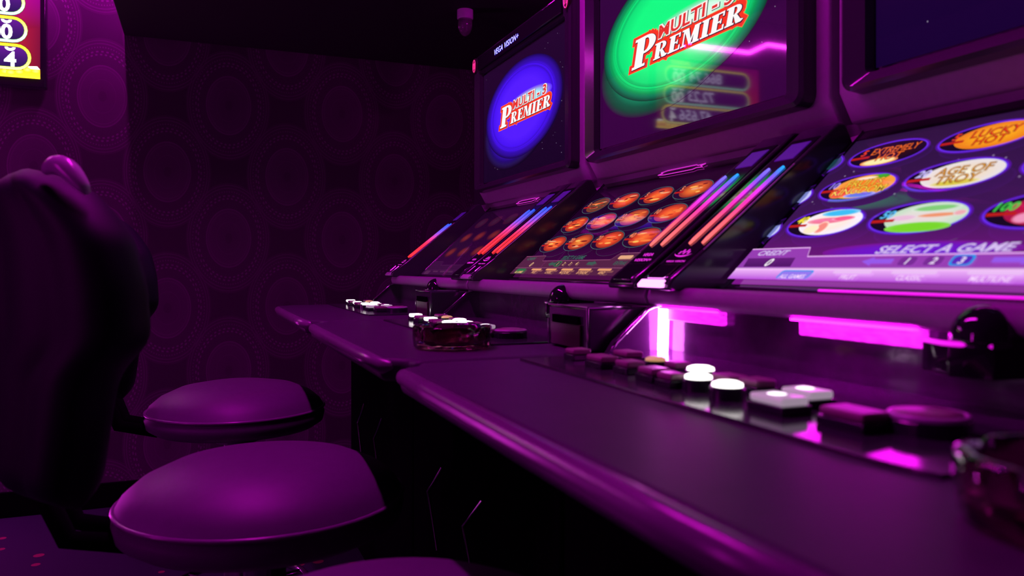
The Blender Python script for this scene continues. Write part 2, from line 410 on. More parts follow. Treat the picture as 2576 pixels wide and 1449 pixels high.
# ------------------------------------------------------------------ jackpot screen on the end wall
def jackpot_tv():
    x1 = -.575; x0 = -1.24; y = 3.50; z0 = H+.735; z1 = H+1.10; base = (-.9, 3.54, H+.72)
    t = empty('wall_screen', base, 'bright jackpot screen hung high on the ring patterned end wall', 'screen')
    m = MB(); m.box(x0-.02, x1+.02, y+.004, y+.045, z0-.035, z1+.02); m.build('casing', M['bezel'], t, off=base, bevel=.006)
    g = Gfx((x0, y, z0), (1,0,0), (0,0,1), (0,-1,0)); W = x1-x0; Hh = z1-z0
    g.clip = (0, W, 0, Hh)
    g.poly([(0,0),(W,0),(W,.2),(0,.2)], [(235,40,10),(70,8,24),(80,6,34),(200,24,16)])
    g.poly([(0,.2),(W,.2),(W,Hh),(0,Hh)], [(200,24,16),(80,6,34),(105,0,98),(170,0,120)])
    g.poly([(0,0),(W,0),(W,.028),(0,.028)], [(255,230,40),(255,220,30),(200,120,20),(255,220,40)])
    for i in range(26):
        ca = .02+i*.025+random.uniform(-.006,.006)
        g.rings(ca, .014+random.uniform(-.006,.01)+(.02 if i > 23 else 0), .016, .011, [(0,(255,240,90)),(.7,(255,215,40)),(1,(190,130,10))], seg=14)
    g.poly([(W-.045,.045),(W-.01,.048),(W,.036),(W-.03,.036)], (255,255,235))
    g.rect(0, W, 0, .006, (255,225,40))
    rows = [('4765 6', '47,656', '4', .078), ('', '72,23', '00', .183), ('', '866,74', '00', .288)]
    for i, (_, s, last, cb) in enumerate(rows):
        a0 = .075; a1 = W-.040+(-.012 if i else 0)-(.008 if i > 1 else 0); hh = .040
        g.rrect(a0-.012, a1+.012, cb-hh-.012, cb+hh+.012, hh+.011, (40,30,10))
        g.rrect(a0-.010, a1+.010, cb-hh-.010, cb+hh+.010, hh+.009, (150,240,215) if i else (235,240,120), c2=(255,225,30))
        g.rrect(a0, a1, cb-hh, cb+hh, hh-.001, (60,70,30))
        g.rrect(a0+.002, a1-.002, cb-hh+.002, cb+hh-.002, hh-.003, (22,10,50), c2=(60,12,90))
        if s or last:
            ar = a1-.048
            g.text(last, ar+.008, cb-.036, .054, (250,250,255), off=.03, align='r')
            # the passing reel digit above the last one
            for q in range(len(last)):
                ax = ar-.012-.043*q; g.up(); pts = []
                n = 10
                for j in range(n):
                    t0 = math.pi+math.pi*j/n; t1 = math.pi+math.pi*(j+1)/n
                    g.poly([(ax+.018*math.cos(t0), cb+.036+.014*math.sin(t0)), (ax+.018*math.cos(t1), cb+.036+.014*math.sin(t1)),
                            (ax+.008*math.cos(t1), cb+.036+.004*math.sin(t1)), (ax+.008*math.cos(t0), cb+.036+.004*math.sin(t0))], (245,245,255), new=False)
            g.text(s, ar-.044*len(last)-.008, cb-.026, .054, (225,215,255), off=.02, align='r')
        g.text('JACKPOT', a1-.026, cb+hh+.018, .020, (255,225,60), off=.03, align='r')
    g.build('display', M['tv'], t, base)
    m = MB(); m.box(-.95, -.85, y+.045, 3.56, H+.85, H+1.05); m.build('wall_bracket', M['matte'], t, off=base)
jackpot_tv()

# ------------------------------------------------------------------ slot machines
PITCH = .76
OFFX = .9
UX = .83                              # plane of the upper displays
dX, dZ = .221, .205; SL = math.hypot(dX, dZ)
SU = Vector((dX/SL, 0, dZ/SL)); SN = Vector((-dZ/SL, 0, dX/SL))
def scr_pt(b, n=0.): return Vector((.644, 0, H-.022)) + SU*b + SN*n
def U(root_off): return root_off

def lower_picture(kind, root, off):
    W = .53; Hh = .292
    g = Gfx((.644, .294, H-.022), (0,-1,0), SU, SN); g.clip = (0, W, 0, Hh)
    if kind == 3:
        top, mid, bot = (38,18,56), (62,22,84), (128,22,140)
    elif kind == 2:
        top, mid, bot = (6,0,9), (36,4,42), (66,4,64)
    else:
        top, mid, bot = (20,2,26), (40,4,44), (52,4,56)
    g.poly([(0,0),(W,0),(W,.11),(0,.11)], [bot, bot, mid, mid]); g.poly([(0,.11),(W,.11),(W,Hh),(0,Hh)], [mid, mid, top, top])
    if kind == 3:
        for i in range(34):
            g.rings(random.uniform(.02,.5), random.uniform(.07,.28), .0016, .0016, [(0,(190,170,210)),(1,(70,30,90))], seg=8)
    def ell(a, bb, rx, ry, ringc, fillc, pic, num, numc, title=None, tcol=(220,60,20), strokes=None):
        if kind == 3:
            g.rings(a, bb, rx*1.04, ry*1.06, [(0,(60,0,110)),(.93,(60,0,110)),(1.0, (90,20,170))]); w = .0026
        else: w = .0011
        g.ring(a, bb, rx, ry, w, ringc); g.rings(a, bb, rx-w, ry-w, [(0,fillc),(1,fillc)], seg=40)
        pa = a+rx*.16; pr = rx*.80
        g.rings(pa, bb, pr, ry*.86, [(0, pic[0]), (.55, pic[1]), (.9, pic[2]), (1.0, pic[2])], seg=40)
        if strokes:
            for (q, r0, cc, hh) in strokes:
                g.rings(pa+q[0]*rx, bb+q[1]*ry, r0[0]*rx, r0[1]*ry, [(0,cc),(.7,cc),(1.0,hh)], seg=24)
        if title:
            n = len(title)
            for i, s in enumerate(title):
                th = ry*(.50 if n > 1 else .6); tb = bb + (ry*(.02 if i == 0 else -.55) if n > 1 else -.25*ry)
                for o_, c_ in ((.035, (80,20,12)), (.0, tcol)):
                    g.text(s, pa, tb, th, c_, off=o_, align='c', sx=min(1.0, 1.45*pr/(max(1,len(s))*th*.80)))
        if num:
            g.text(num, a-rx*.66, bb+ry*.06, ry*.44, numc, off=.03, align='c', shear=.15)
            g.rect(a-rx*.92, a-rx*.42, bb-ry*.22, bb-ry*.05, (190,30,20))
    if kind == 3:
        V = (104,44,235)
        for a, bb in ((-.045,.240),(-.048,.170),(-.050,.100)):
            ell(a, bb, .058, .027, V, (20,10,40), ((30,60,60),(24,60,70),(70,70,130)) if bb > .2 else ((60,60,110),(120,130,200),(200,200,250)), None, V)
        cols = (.086,.222,.360,.497)
        W_ = (250,235,225)
        ell(cols[0], .244, .060, .026, V, (18,8,30), ((60,15,10),(40,10,20),(22,8,30)), '5', (230,60,30), ('EXTREMELY','HOT'), (250,110,30), strokes=[((-.2,-.62),(.5,.28),(255,240,170),(240,120,30))])
        ell(cols[1], .244, .060, .026, V, (18,8,30), ((255,180,30),(250,160,20),(240,130,20)), '5', (230,60,30), ('LUCKY','HOT'), (235,60,15))
        ell(cols[2], .244, .060, .026, V, (18,8,30), ((255,190,40),(250,120,20),(200,60,20)), None, (230,60,30))
        ell(cols[0], .175, .060, .026, V, (18,8,30), ((255,130,30),(250,130,30),(250,160,60)), '10', (150,130,240), ('FRUITS','KINGDOM'), (255,210,60),
            strokes=[((-.48,-.32),(.30,.42),(240,50,20),(250,110,30)),((.25,.62),(.28,.20),(70,170,40),(60,140,30)),((.12,-.66),(.42,.18),(90,90,230),(180,170,250)),((-.05,.62),(.3,.12),(255,230,200),(250,160,60))])
        ell(cols[1], .175, .062, .027, V, (18,8,30), ((255,250,225),(240,220,200),(235,225,225)), '20', (200,190,250), ('AGE OF','TROY'), (215,150,50),
            strokes=[((0,-.55),(.5,.2),(220,200,70),(240,230,190))])
        ell(cols[2], .175, .060, .026, V, (18,8,30), ((200,80,90),(160,50,80),(200,120,140)), '20', (200,190,250))
        ell(cols[0], .105, .061, .027, V, (18,8,30), ((255,245,235),(255,235,225),(250,240,250)), '40', (245,225,60), None,
            strokes=[((.1,.62),(.5,.22),(60,190,245),(150,215,250)),((-.1,.12),(.55,.22),(245,120,150),(250,180,190)),((.3,.2),(.3,.16),(250,90,130),(250,170,190)),((-.1,-.35),(.16,.42),(250,140,130),(255,230,210)),((-.35,-.45),(.2,.3),(255,240,200),(255,235,215))])
        ell(cols[1], .102, .062, .027, V, (18,8,30), ((235,215,220),(225,225,215),(200,225,200)), '50', (90,190,245), None,
            strokes=[((.0,-.62),(.66,.30),(120,215,40),(140,220,80)),((.1,.5),(.5,.2),(130,205,120),(225,235,225)),((-.45,.0),(.3,.18),(235,190,220),(235,215,225)),((.25,.05),(.4,.12),(240,150,110),(235,190,170)),((.65,.1),(.12,.16),(240,170,180),(235,215,220))])
        ell(cols[2], .100, .060, .027, V, (18,8,30), ((190,20,80),(200,20,70),(170,20,70)), '100', (60,200,70), None,
            strokes=[((-.2,.5),(.22,.3),(230,240,255),(200,120,180)),((.1,.1),(.16,.3),(60,190,220),(180,60,130)),((-.4,-.4),(.2,.3),(240,150,190),(200,40,90))])
        tray, line_, tabc = (150,62,178), (240,180,250), (236,190,246)
        lit_c, nmark = (40,150,235), 3
        g.rings(.25, .047, .12, .014, [(0,(110,20,215)),(.6,(110,22,195)),(1,(122,22,146))])
    else:
        V = (70,110,112) if kind == 2 else None
        for r_, bb in enumerate((.232,.165,.098)):
            for c_ in range(4):
                a = .070+.1215*c_+(-.002*r_)
                if kind == 2:
                    q = ((255,120,50),(235,75,35),(170,50,30)) if (r_+c_) % 3 else ((240,150,60),(225,95,40),(160,55,35))
                    if r_ == 0 and c_ == 0: q = ((110,90,60),(90,60,45),(120,60,40))
                    st = []
                    for j in range(7):
                        st.append(((random.uniform(-.45,.45), random.uniform(-.5,.5)), (random.uniform(.1,.4), random.uniform(.05,.13)), random.choice([(255,190,90),(120,30,25),(250,130,60),(200,50,30),(235,165,120)]), (225,85,45)))
                    ell(a, bb, .0555, .0262, V, (36,8,44), q, str((5,10,20)[r_]) if not (r_ == 2) else ('40' if c_ == 3 else '20'), (240,130,90), None, strokes=st)
                else:
                    g.rings(a+.012, bb, .044, .024, [(0,(120,40,36) if r_ else (62,26,50)),(.5,(104,26,36) if r_ else (54,18,48)),(.85,(58,12,38)),(1.0,(40,4,42))], seg=32)
        tray, line_, tabc = ((84,34,66), (150,80,120), (236,160,110)) if kind == 2 else ((56,14,58),(70,24,70),(80,34,74))
        lit_c, nmark = (44,110,66), 1
    # bottom tray
    def tr(p): g.poly(p, tray)
    g.poly([(0,0),(W,0),(W,.018),(0,.018)], [tuple(min(255,int(c*1.25)) for c in tray)]*2+[line_]*2 if kind == 3 else [tray]*4)
    g.poly([(0,.018),(W,.018),(W,.040),(0,.040)], tray)
    g.poly([(0,.040),(.112,.040),(.104,.056),(0,.056)], tray); g.poly([(.40,.040),(W,.040),(W,.056),(.415,.056)], tray)
    if kind == 3: g.poly([(0,.0175),(W,.0175),(W,.0215),(0,.0215)], [(255,210,255),(255,210,255),tray,tray])
    else: g.rect(0, W, .0185, .0196, line_)
    for (p0, p1) in (((0,.056),(.104,.056)),((.104,.056),(.112,.040)),((.112,.040),(.40,.040)),((.40,.040),(.415,.056)),((.415,.056),(W,.056))):
        w = .0009 if kind == 3 else .0006
        g.poly([(p0[0],p0[1]-w),(p1[0],p1[1]-w),(p1[0],p1[1]+w),(p0[0],p0[1]+w)], line_)
    if kind >= 2:
        tc = (214,190,240) if kind == 3 else (50,96,86)
        if kind == 3: g.rect(.012, .098, .022, .038, (78,20,100), (100,30,122), sk=-.004)
        g.text('CREDIT' if kind == 3 else 'CASH', .020 if kind == 3 else .022, .0435, .0085, tc, off=.02, shear=.3, sx=1.3)
        g.text('0', .055 if kind == 3 else .072, .0235, .013 if kind == 3 else .012, (255,245,255) if kind == 3 else (240,190,140), off=.02, shear=.35, align='c')
        g.text('SELECT A GAME', .285 if kind == 3 else .245, .0425, .0115 if kind == 3 else .0105, tc, off=.025, shear=.3, sx=1.28 if kind == 3 else .9, align='c')
        ar = (150,90,235) if kind == 3 else (60,90,80)
        x0 = .200 if kind == 3 else .158; dxp = .030 if kind == 3 else .028; aw = .028 if kind == 3 else .020
        g.poly([(x0,.030),(x0+.014,.0365),(x0+.014,.0335),(x0+aw+.012,.0335),(x0+aw+.012,.0265),(x0+.014,.0265),(x0+.014,.0235)], ar)
        nn = 3 if kind == 3 else 4
        for i in range(nn):
            cx_ = x0+.058+dxp*i-(0 if kind == 3 else .014)
            if i+1 == nmark: g.rrect(cx_-.012, cx_+.012, .0225, .038, .005, lit_c); g.rrect(cx_-.0095, cx_+.0095, .0245, .036, .004, (90,40,190) if kind == 3 else (52,60,60))
            elif kind == 3: g.rrect(cx_-.010, cx_+.010, .0235, .036, .004, (120,44,150))
            g.text(str(i+1), cx_, .0255, .009, (245,225,255) if kind == 3 else (235,180,130), off=.02, shear=.2, align='c')
        xr = x0+.058+dxp*nn
        g.poly([(xr,.0265),(xr+aw,.0265),(xr+aw,.0235),(xr+aw+.016,.030),(xr+aw,.0365),(xr+aw,.0335),(xr,.0335)], ar)
        g.rrect(.425, .470, .040, .049, .003, (230,170,130) if kind == 2 else (230,180,245)); g.text('EXTRAS' if kind == 2 else '', .448, .026, .008, tc, off=.02, shear=.2, align='c')
    tabs = (('ALL GAMES',.047),('FRUIT',.128),('CLASSIC',.200),('MULTILINE',.272),('EXTRALINE',.345),('KENO',.418)) if kind != 3 else (('ALL GAMES',.116),('FRUIT',.200),('CLASSIC',.277),('MULTILINE',.360),('EXTRALINE',.440),('KENO',.505))
    for i, (s, a) in enumerate(tabs):
        hw = .026 if kind == 3 else .024
        if i == 0:
            g.rrect(a-hw, a+hw, .0005, .0150, .004, lit_c if kind > 1 else tabc, sk=.003)
            if kind == 3: g.rrect(a-hw+.002, a+hw-.002, .0005, .013, .003, (150,120,240), sk=.003)
        else:
            g.rrect(a-hw, a+hw, .0098, .0150, .0024, tabc)
        if kind > 1: g.text(s, a, .0012, .0066, (250,215,255) if kind == 3 else (240,170,120), off=.015, shear=.15, align='c', sx=.85)
    g.build('lower_display', M['screen'], root, off)

def upper_picture(kind, root, off, yc):
    W = .597; Hh = .337
    z0 = H+.263
    g = Gfx((UX, yc+.2985, z0), (0,-1,0), (0,0,1), (-1,0,0)); g.clip = (0, W, 0, Hh)
    bg = {3: (34,4,52), 2: (46,6,56), 1: (30,6,40)}[kind]; bg2 = {3: (16,2,46), 2: (50,4,58), 1: (16,4,30)}[kind]
    def bgc(a, b_): t = b_/Hh; return tuple(bg2[i]+(bg[i]-bg2[i])*t for i in range(3))
    g.poly([(0,0),(W,0),(W,Hh),(0,Hh)], [bg2, bg2, bg, bg])
    for i in range(30 if kind == 1 else 8):
        s_ = random.uniform(.0007,.0014); g.rings(random.choice([random.uniform(.45,.58), random.uniform(.02,.58)]), random.uniform(.02,.32), s_, s_*1.3, [(0,(200,190,220)),(1,(70,50,90))], seg=6)
    if kind == 3: g.build('upper_display', M['screen'], root, off); return
    if kind == 2: c0, c1, c2, ca, cb = (10,250,130), (0,225,120), (0,120,84), .292, .195
    else: c0, c1, c2, ca, cb = (84,30,255), (70,20,245), (44,14,150), .300, .178
    g.rings(ca-.03, cb-.030, .245, .118, [(0,c2),(.80,c2),(.88,tuple(int(k*.72) for k in c2)),(.96,tuple(int(k*.45+14) for k in c2)),(1.05,bgc)], seg=64, rot=.12)
    g.rings(ca, cb, .262, .128, [(0,c0),(.60,c0),(.78,c1),(.82,tuple(int(k*.85) for k in c1)),(.85,c1),(.92,tuple(int(k*.7) for k in c1)),(.97,c2),(1.04,tuple(int(k*.45) for k in c2))], seg=64, rot=.03)
    for q in ((.84,.88,.93) if kind == 2 else (.86,.91)):
        g.ring(ca-.006, cb, .262*q, .128*q, .0009, tuple(int(k*.72) for k in c1), seg=72)
    # white flare behind the title
    ga, gb, h = (.1375, .142, .058) if kind == 2 else (.1475, .146, .058)
    wd = 1.9
    for q, cc in ((0,0),):
        g.rings(ga+.215, gb+.048, .150, .026, [(0,(235,255,240)),(.5,(210,255,230) if kind == 2 else (170,235,255)),(.8,tuple(int(k*.5+110) for k in c0)),(1.0,c0)], rot=.0)
    wid = premier(g, ga, gb, h, wd, None)
    n = '5' if kind == 2 else '3'
    ta = ga+.101; tb = gb+h*.68
    vs, _f = text_geo('MULTI - '+n, .0, .12, 1.05); tw = max(v[0] for v in vs)-min(v[0] for v in vs)
    sx = .226/(tw*.023)
    for o_, c_, d_ in ((.10, (40,60,60), .001), (.085, (255,240,235), 0), (.025, (226,48,44), 0)):
        g.text('MULTI - '+n, ta+d_-o_*.02, tb-d_, .023, c_, off=o_, shear=.12, sp=1.05, sx=sx)
    g.build('upper_display', M['screen'], root, off)

def machine(kind, Yc, label):
    root = empty('slot_machine', (OFFX, Yc, 0), label, 'slot machine', 'slot machines in a row along the counter')
    off = (OFFX, 0, 0)
    def B(m, name, mats, par=root, **k): return m.build(name, mats, par, off, **k)
    uc = -.065
    # --- lower cabinet
    m = MB(); m.prism([(.50,0),(.50,.10),(.44,.14),(.44,.78),(.36,.80),(.36,.815),(1.18,.815),(1.18,0)], -.374, .374); B(m, 'base_cabinet', M['matte'], bevel=.004)
    for yy in (-.03, .20):
        m = MB(); m.tube([(.437,yy-.050,H-.388),(.437,yy+.050,H-.462),(.437,yy-.02,H-.56)], .0022, 6); B(m, 'belly_trim', M['chrome'])
    # --- deck
    zt = H-.115
    out = [(.61,-.374),(.245,-.374),(.243,-.345),(.213,-.325),(.212,0),(.213,.335),(.240,.352),(.243,.374),(.61,.374)]
    m = MB(); m.prism(out, zt-.030, zt, 'z'); B(m, 'button_deck', M['deck'], bevel=.009, bseg=4)
    fr = [(.218,-.325),(.214,-.20),(.213,0),(.214,.2),(.218,.330)]
    m = MB(); pts = [(.245,-.335,zt-.011)]+[(x,y,zt-.011) for x, y in fr]+[(.248,.342,zt-.011)]
    m.tube(pts, [.006,.010,.011,.011,.011,.010,.006], 12); B(m, 'padded_edge', M['bolster'], smooth=True)
    m = MB(); m.prism([(.372,-.235),(.366,-.20),(.366,.345),(.52,.345),(.52,-.235)], zt-.001, zt+.003, 'z'); bp = B(m, 'button_panel', M['bezel'], bevel=.0015)
    # --- buttons, metres along the row measured from the centre of this machine (near machine's layout)
    BT = [(.427,.3066,.024,.024,'button',0),(.419,.2315,.022,.036,'button',0),(.470,.262,.022,.034,'button',0),(.423,.178,.022,.027,'button',0),
          (.458,.183,.0125,0,'warm',1),(.416,.120,.022,.028,'button',0),(.464,.150,.020,.022,'button',0),(.411,.082,.018,.024,'button',0),
          (.457,.1006,.0148,0,'lit',1),(.4214,.0543,.0138,0,'lit',1),(.4167,.0064,.0145,0,'lit',1),(.4526,.050,.022,.028,'button',0),
          (.459,.0199,.022,.026,'button',0),(.417,-.056,.026,.038,'half',0),(.458,-.042,.024,.034,'half',0),(.424,-.124,.026,.040,'button',0),(.459,-.154,.0250,0,'big',1)]
    zb = zt+.003
    for i, (x, y, w, l, kd, rnd) in enumerate(BT):
        lit_extra = kind != 3 and i in (0, 3, 11)
        m = MB()
        if rnd:
            m.lathe([(w*1.06,0),(w*1.06,.009),(w*.98,.011),(w*.9,.011)], (x,y,zb), 28)
            c = MB(); c.lathe([(w*.9,.0105),(w*.88,.0135),(w*.6,.0152),(0,.0158)], (x,y,zb), 28)
        else:
            m.box(x-w/2-.0015, x+w/2+.0015, y-l/2-.0015, y+l/2+.0015, zb, zb+.007)
            c = MB(); c.prism([(x-w/2,y-l/2),(x+w/2,y-l/2),(x+w/2,y+l/2),(x-w/2,y+l/2)], zb+.007, zb+.0135, 'z')
        o = B(m, 'button', M['collar'], bp, bevel=0 if rnd else .0012, smooth=False)
        mk = {'button': 'button', 'warm': 'warm', 'lit': 'lit', 'half': 'half', 'big': 'button'}[kd]
        if lit_extra: mk = 'lit'
        cp = B(c, 'button_cap', M[mk], o, bevel=0 if rnd else .0022, smooth=rnd)
        if kd == 'big':
            d = MB(); d.tube([(x+w*.96*math.cos(k*math.pi/20), y+w*.96*math.sin(k*math.pi/20), zb+.0115) for k in range(40)], .0022, 8, closed=True); B(d, 'button_ring', M['handle'], o, smooth=True)
        if mk == 'lit': cp['label'] = 'lit white button cap'
        if kd == 'half':
            d = MB(); d.lathe([(.0075,.0136),(.005,.0142),(0,.0144)], (x,y+.002,zb), 16); cp2 = B(d, 'button_lamp', M['dot'], bp, smooth=True)
    # --- recess behind the buttons
    m = MB(); m.prism([(.592,zt-.002),(.592,H-.052),(.62,H-.052),(.62,zt-.002)], -.372, .372); B(m, 'recess_plate', M['recess'])
    m = MB(); m.prism([(.50,zt),(.512,zt+.016),(.570,H-.052),(.60,H-.052),(.60,zt)], .366, .376); ck = B(m, 'recess_cheek', M['recess'])
    m = MB(); m.tube([(.503,.362,zt+.004),(.512,.362,zt+.016),(.548,.362,H-.068),(.560,.362,H-.057),(.575,.362,H-.053)], .0024, 8); B(m, 'chrome_edge', M['chrome'], ck, smooth=True)
    if kind == 3:
        for ya, yb in ((-.046,.104),(.233,.352)):
            m = MB(); m.box(.582, .591, ya, yb, H-.071, H-.0525); B(m, 'recess_reflection', M['strip'], bevel=.002)  # glowing bar in place of reflections along the recess top
            m = MB(); m.box(.571, .578, ya, yb, H-.0552, H-.0532); B(m, 'apron_fill', glow_mat('added apron fill', 20.0, (1,.005,.95)))  # added emitter, brightens the recess plate and the deck behind the buttons
        m = MB(); m.tube([(.580,.357,zt+.002),(.580,.354,H-.0545)], .0072, 12); B(m, 'corner_light', glow_mat('recess corner LED', 20.0, (1,.22,1)), smooth=True)
    m = MB(); m.prism([(.512,-.372),(.512,.366),(.592,.366),(.592,-.372)], zt-.001, zt+.0015, 'z'); B(m, 'rear_deck_plate', M['recess'])
    # --- bill acceptor at the near end
    m = MB(); m.box(.483, .592, -.3735, -.247, zt+.0016, H-.055); bl = B(m, 'bill_acceptor', M['bezel'], bevel=.003)
    m = MB(); m.tube([(.4825,-.248,H-.0545),(.4825,-.372,H-.0545),(.55,-.372,H-.0545)], .0014, 6); m.tube([(.4825,-.372,H-.0545),(.4825,-.372,zt+.002)], .0018, 6); m.tube([(.4825,-.247,H-.075),(.4825,-.247,zt+.002)], .0012, 6)
    B(m, 'chrome_edge', M['chrome'], bl)
    m = MB(); m.box(.4795, .4835, -.355, -.262, zt+.004, zt+.036); sl = B(m, 'bill_slot', M['slot'], bl, bevel=.001)
    m = MB(); m.box(.4785, .482, -.350, -.268, zt+.036, zt+.047); B(m, 'slot_mouth', M['matte'], bl)
    # --- domed ticket reader with folded chrome lip
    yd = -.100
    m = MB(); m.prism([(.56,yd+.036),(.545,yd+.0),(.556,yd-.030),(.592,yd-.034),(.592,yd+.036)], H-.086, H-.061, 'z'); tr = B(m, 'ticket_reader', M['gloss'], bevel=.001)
    m = MB(); m.tube([(.559,yd+.036,H-.0600),(.5455,yd+.006,H-.0600),(.5455,yd-.004,H-.0600),(.555,yd-.030,H-.0600)], .0019, 8); B(m, 'chrome_lip', glow_mat('reader lip glint', .9, (1,.004,.95)) if kind == 3 else M['chrome'], tr, smooth=True)  # near machine's lip emits to imitate an LED reflection in chrome
    m = MB(); m.lathe([(.0,.027)]+[(.028*math.sin(R(a)), .027*math.cos(R(a))) for a in range(10,91,10)]+[(.028,-.006),(0,-.006)], (.575,yd-.012,H-.056), 32); B(m, 'reader_dome', M['gloss'], tr, smooth=True)
    # --- apron under the lower screen
    m = MB(); m.prism([(.600,H-.0535),(.576,H-.0535),(.570,H-.050),(.567,H-.040),(.570,H-.030),(.577,H-.0265),(.63,H-.030),(.66,H-.034),(.66,H-.0535)], -.376, .376); B(m, 'apron', M['body'], bevel=.0015)
    # --- screen housing, glass bezel
    def sp(b, n): v = scr_pt(b, n); return (v.x, v.z)
    m = MB(); m.prism([sp(-.028,-.004), sp(-.028,-.02), (.70,H-.05), (1.18,H-.05), (1.18,H+.203), (.87,H+.205), sp(.315,-.004)], -.372, .372); B(m, 'screen_housing', M['body'])
    m = MB(); m.prism([sp(-.020,-.003), sp(-.020,-.0008), sp(.322,-.0008), sp(.322,-.003)], -.300, .300); B(m, 'screen_glass', M['gloss'])
    m = MB()
    def L3(b, n, y): v = scr_pt(b, n); return (v.x, y, v.z)
    m.tube([L3(.02,.0006,.2985), L3(.320,.0006,.2985), L3(.320,.0006,-.2985), L3(.02,.0006,-.2985)], .0010, 6); B(m, 'glass_trim', M['bezel'])
    for bb in (-.010, -.019):
        m = MB(); m.tube([L3(bb,.002,.293), L3(bb,.002,-.293)], .0028, 8); B(m, 'screen_sill', M['bezel'], smooth=True)
        if kind == 3:
            m = MB(); m.tube([L3(bb,.0036,.13), L3(bb,.0036,-.29)], .0019, 8); B(m, 'sill_glint', glow_mat('sill glint glow', .75, (1,.005,.95)), smooth=True)  # emission imitates LED light reflected along the glossy sill
    lower_picture(kind, root, off)
    # emblem plate on the black glass above the lower screen
    eb = .304
    m = MB()
    def E3(y, b, n=.0012): v = scr_pt(b, n); return (v.x, y, v.z)
    ol = [(.00,.2965),(.055,.2965),(.060,.300),(.072,.2985),(.066,.3035),(.072,.3085),(.060,.307),(.055,.3105),(.00,.3105),(-.012,.3065),(-.006,.3035),(-.014,.2995)]
    ys = [(.030-p[0]*1.75, .302+(p[1]-.2965)*.95) for p in ol]
    n_ = len(ys); m.add([E3(y, b_, .0004) for y, b_ in ys]+[E3(y, b_, .0014) for y, b_ in ys], [tuple(range(n_)), tuple(range(n_, 2*n_))]+[(i,(i+1) % n_, n_+(i+1) % n_, n_+i) for i in range(n_)])
    em = B(m, 'emblem_plate', M['slot'])
    m = MB(); m.tube([E3(y, b_, .0018) for y, b_ in ys], .0010, 6, closed=True); B(m, 'emblem_edge', M['pinkglint'], em)  # edge glow imitates magenta highlights round the emblem
    # --- pillars with light tubes
    prof = [(.553,H-.030),(.552,H-.024),(.558,H-.014),(.607,H+.0225),(.80,H+.1765),(.832,H+.203),(.845,H+.203),(.87,H+.16),(.66,H-.034)]
    for sgn in (1, -1):
        y0, y1 = sorted((sgn*.301, sgn*.372))
        m = MB(); m.prism(prof, y0, y1); pl = B(m, 'side_pillar', M['bezel'], bevel=.003)
        d = Vector((.193, 0, .154)).normalized(); nn = Vector((-d.z, 0, d.x)); o = Vector((.607, 0, H+.0225))
        def Q(s_, n=0., y=0.): v = o+d*s_+nn*n; return (v.x, y, v.z)
        def plate(s0, s1, ya, yb, h, name, mt, par, bv=.0):
            k = MB(); k.add([Q(s, n, y) for s in (s0, s1) for y in (ya, yb) for n in (-.001, h)], [(0,1,3,2),(4,6,7,5),(0,4,5,1),(2,3,7,6),(0,2,6,4),(1,5,7,3)])
            return B(k, name, mt, par, bevel=bv)
        k = MB(); yi = y0+.001 if sgn > 0 else y1-.001; k.tube([Q(.0,.0005,yi), Q(.19,.0005,yi)], .0010, 8); B(k, 'edge_trim', M['handle'], pl, smooth=True)
        ins = plate(-.070, .258, y0+.008, y1-.008, .0012, 'pillar_inlay', M['gloss'], pl)
        for yy in (sgn*.331-.0145, sgn*.331+.0145):
            N = 18; pts = []; cols = []
            for j in range(N+1):
                t = j/N; pts.append(Q(.012+.172*t, .0024, yy))
                right = (yy < sgn*.331)
                A = [(0,(255,112,108)),(.3,(255,92,110)),(.5,(255,48,170)),(.68,(225,50,240)),(.85,(120,80,255)),(1,((20,165,255) if right else (125,110,255)))]
                if kind == 1 or (kind == 2 and sgn > 0): A = [(0,(255,50,50)),(.35,(255,45,60)),(.55,(230,60,150)),(.75,(120,80,240)),(1,(40,90,255))]
                for (ta, ca), (tb_, cb_) in zip(A, A[1:]):
                    if ta <= t <= tb_: w_ = (t-ta)/(tb_-ta); cols.append(lin(tuple(ca[i]*(1-w_)+cb_[i]*w_ for i in range(3)))); break
            rr = [.0027]*(N+1); rr[0] = rr[-1] = .0018
            k = MB(); k.tube(pts, rr, 10, cols=cols); k.build('light_tube', M['tube'], pl, off, smooth=True, attr=True, fix=False)
        plate(.205, .247, y0+.016, y1-.016, .0022, 'speaker_grille', M['grille'], pl, .001)
        # lettering and window at the foot of the pillar
        def glyph(txt, s_, h, mt, sx=1., cy=sgn*.3365):
            vs, fs = text_geo(txt, .02, .1, 1.)
            w = max(v[0] for v in vs); k = MB()
            k.add([Q(s_+v[1]*h, .0016, cy-(v[0]-w/2)*h*sx) for v in vs], fs); return k
        if sgn < 0:
            k = glyph('VEGA', -.012, .0062, M['pinkglint'], 1.2); B(k, 'lettering', M['pinkglint'], pl, fix=False)
            k = glyph('VISION+', -.024, .0058, M['pinkglint'], 1.45); B(k, 'lettering', M['pinkglint'], pl, fix=False)
            plate(-.066, -.030, y0+.010, y1-.010, .0022, 'card_window', M['gloss'], pl, .001)
        else:
            k = MB()
            for j in range(14):
                t0 = R(205+j*9); t1 = R(205+(j+1)*9); w0 = .0012+.0016*math.sin(math.pi*j/14); 
                cy = sgn*.3365
                k.add([Q(-.004+.012*math.sin(t0), .0017, cy-.022*math.cos(t0)), Q(-.004+.012*math.sin(t1), .0017, cy-.022*math.cos(t1)), Q(-.004+(.012-w0)*math.sin(t1), .0017, cy-(.022)*math.cos(t1)), Q(-.004+(.012-w0)*math.sin(t0), .0017, cy-(.022)*math.cos(t0))], [(0,1,2,3)])
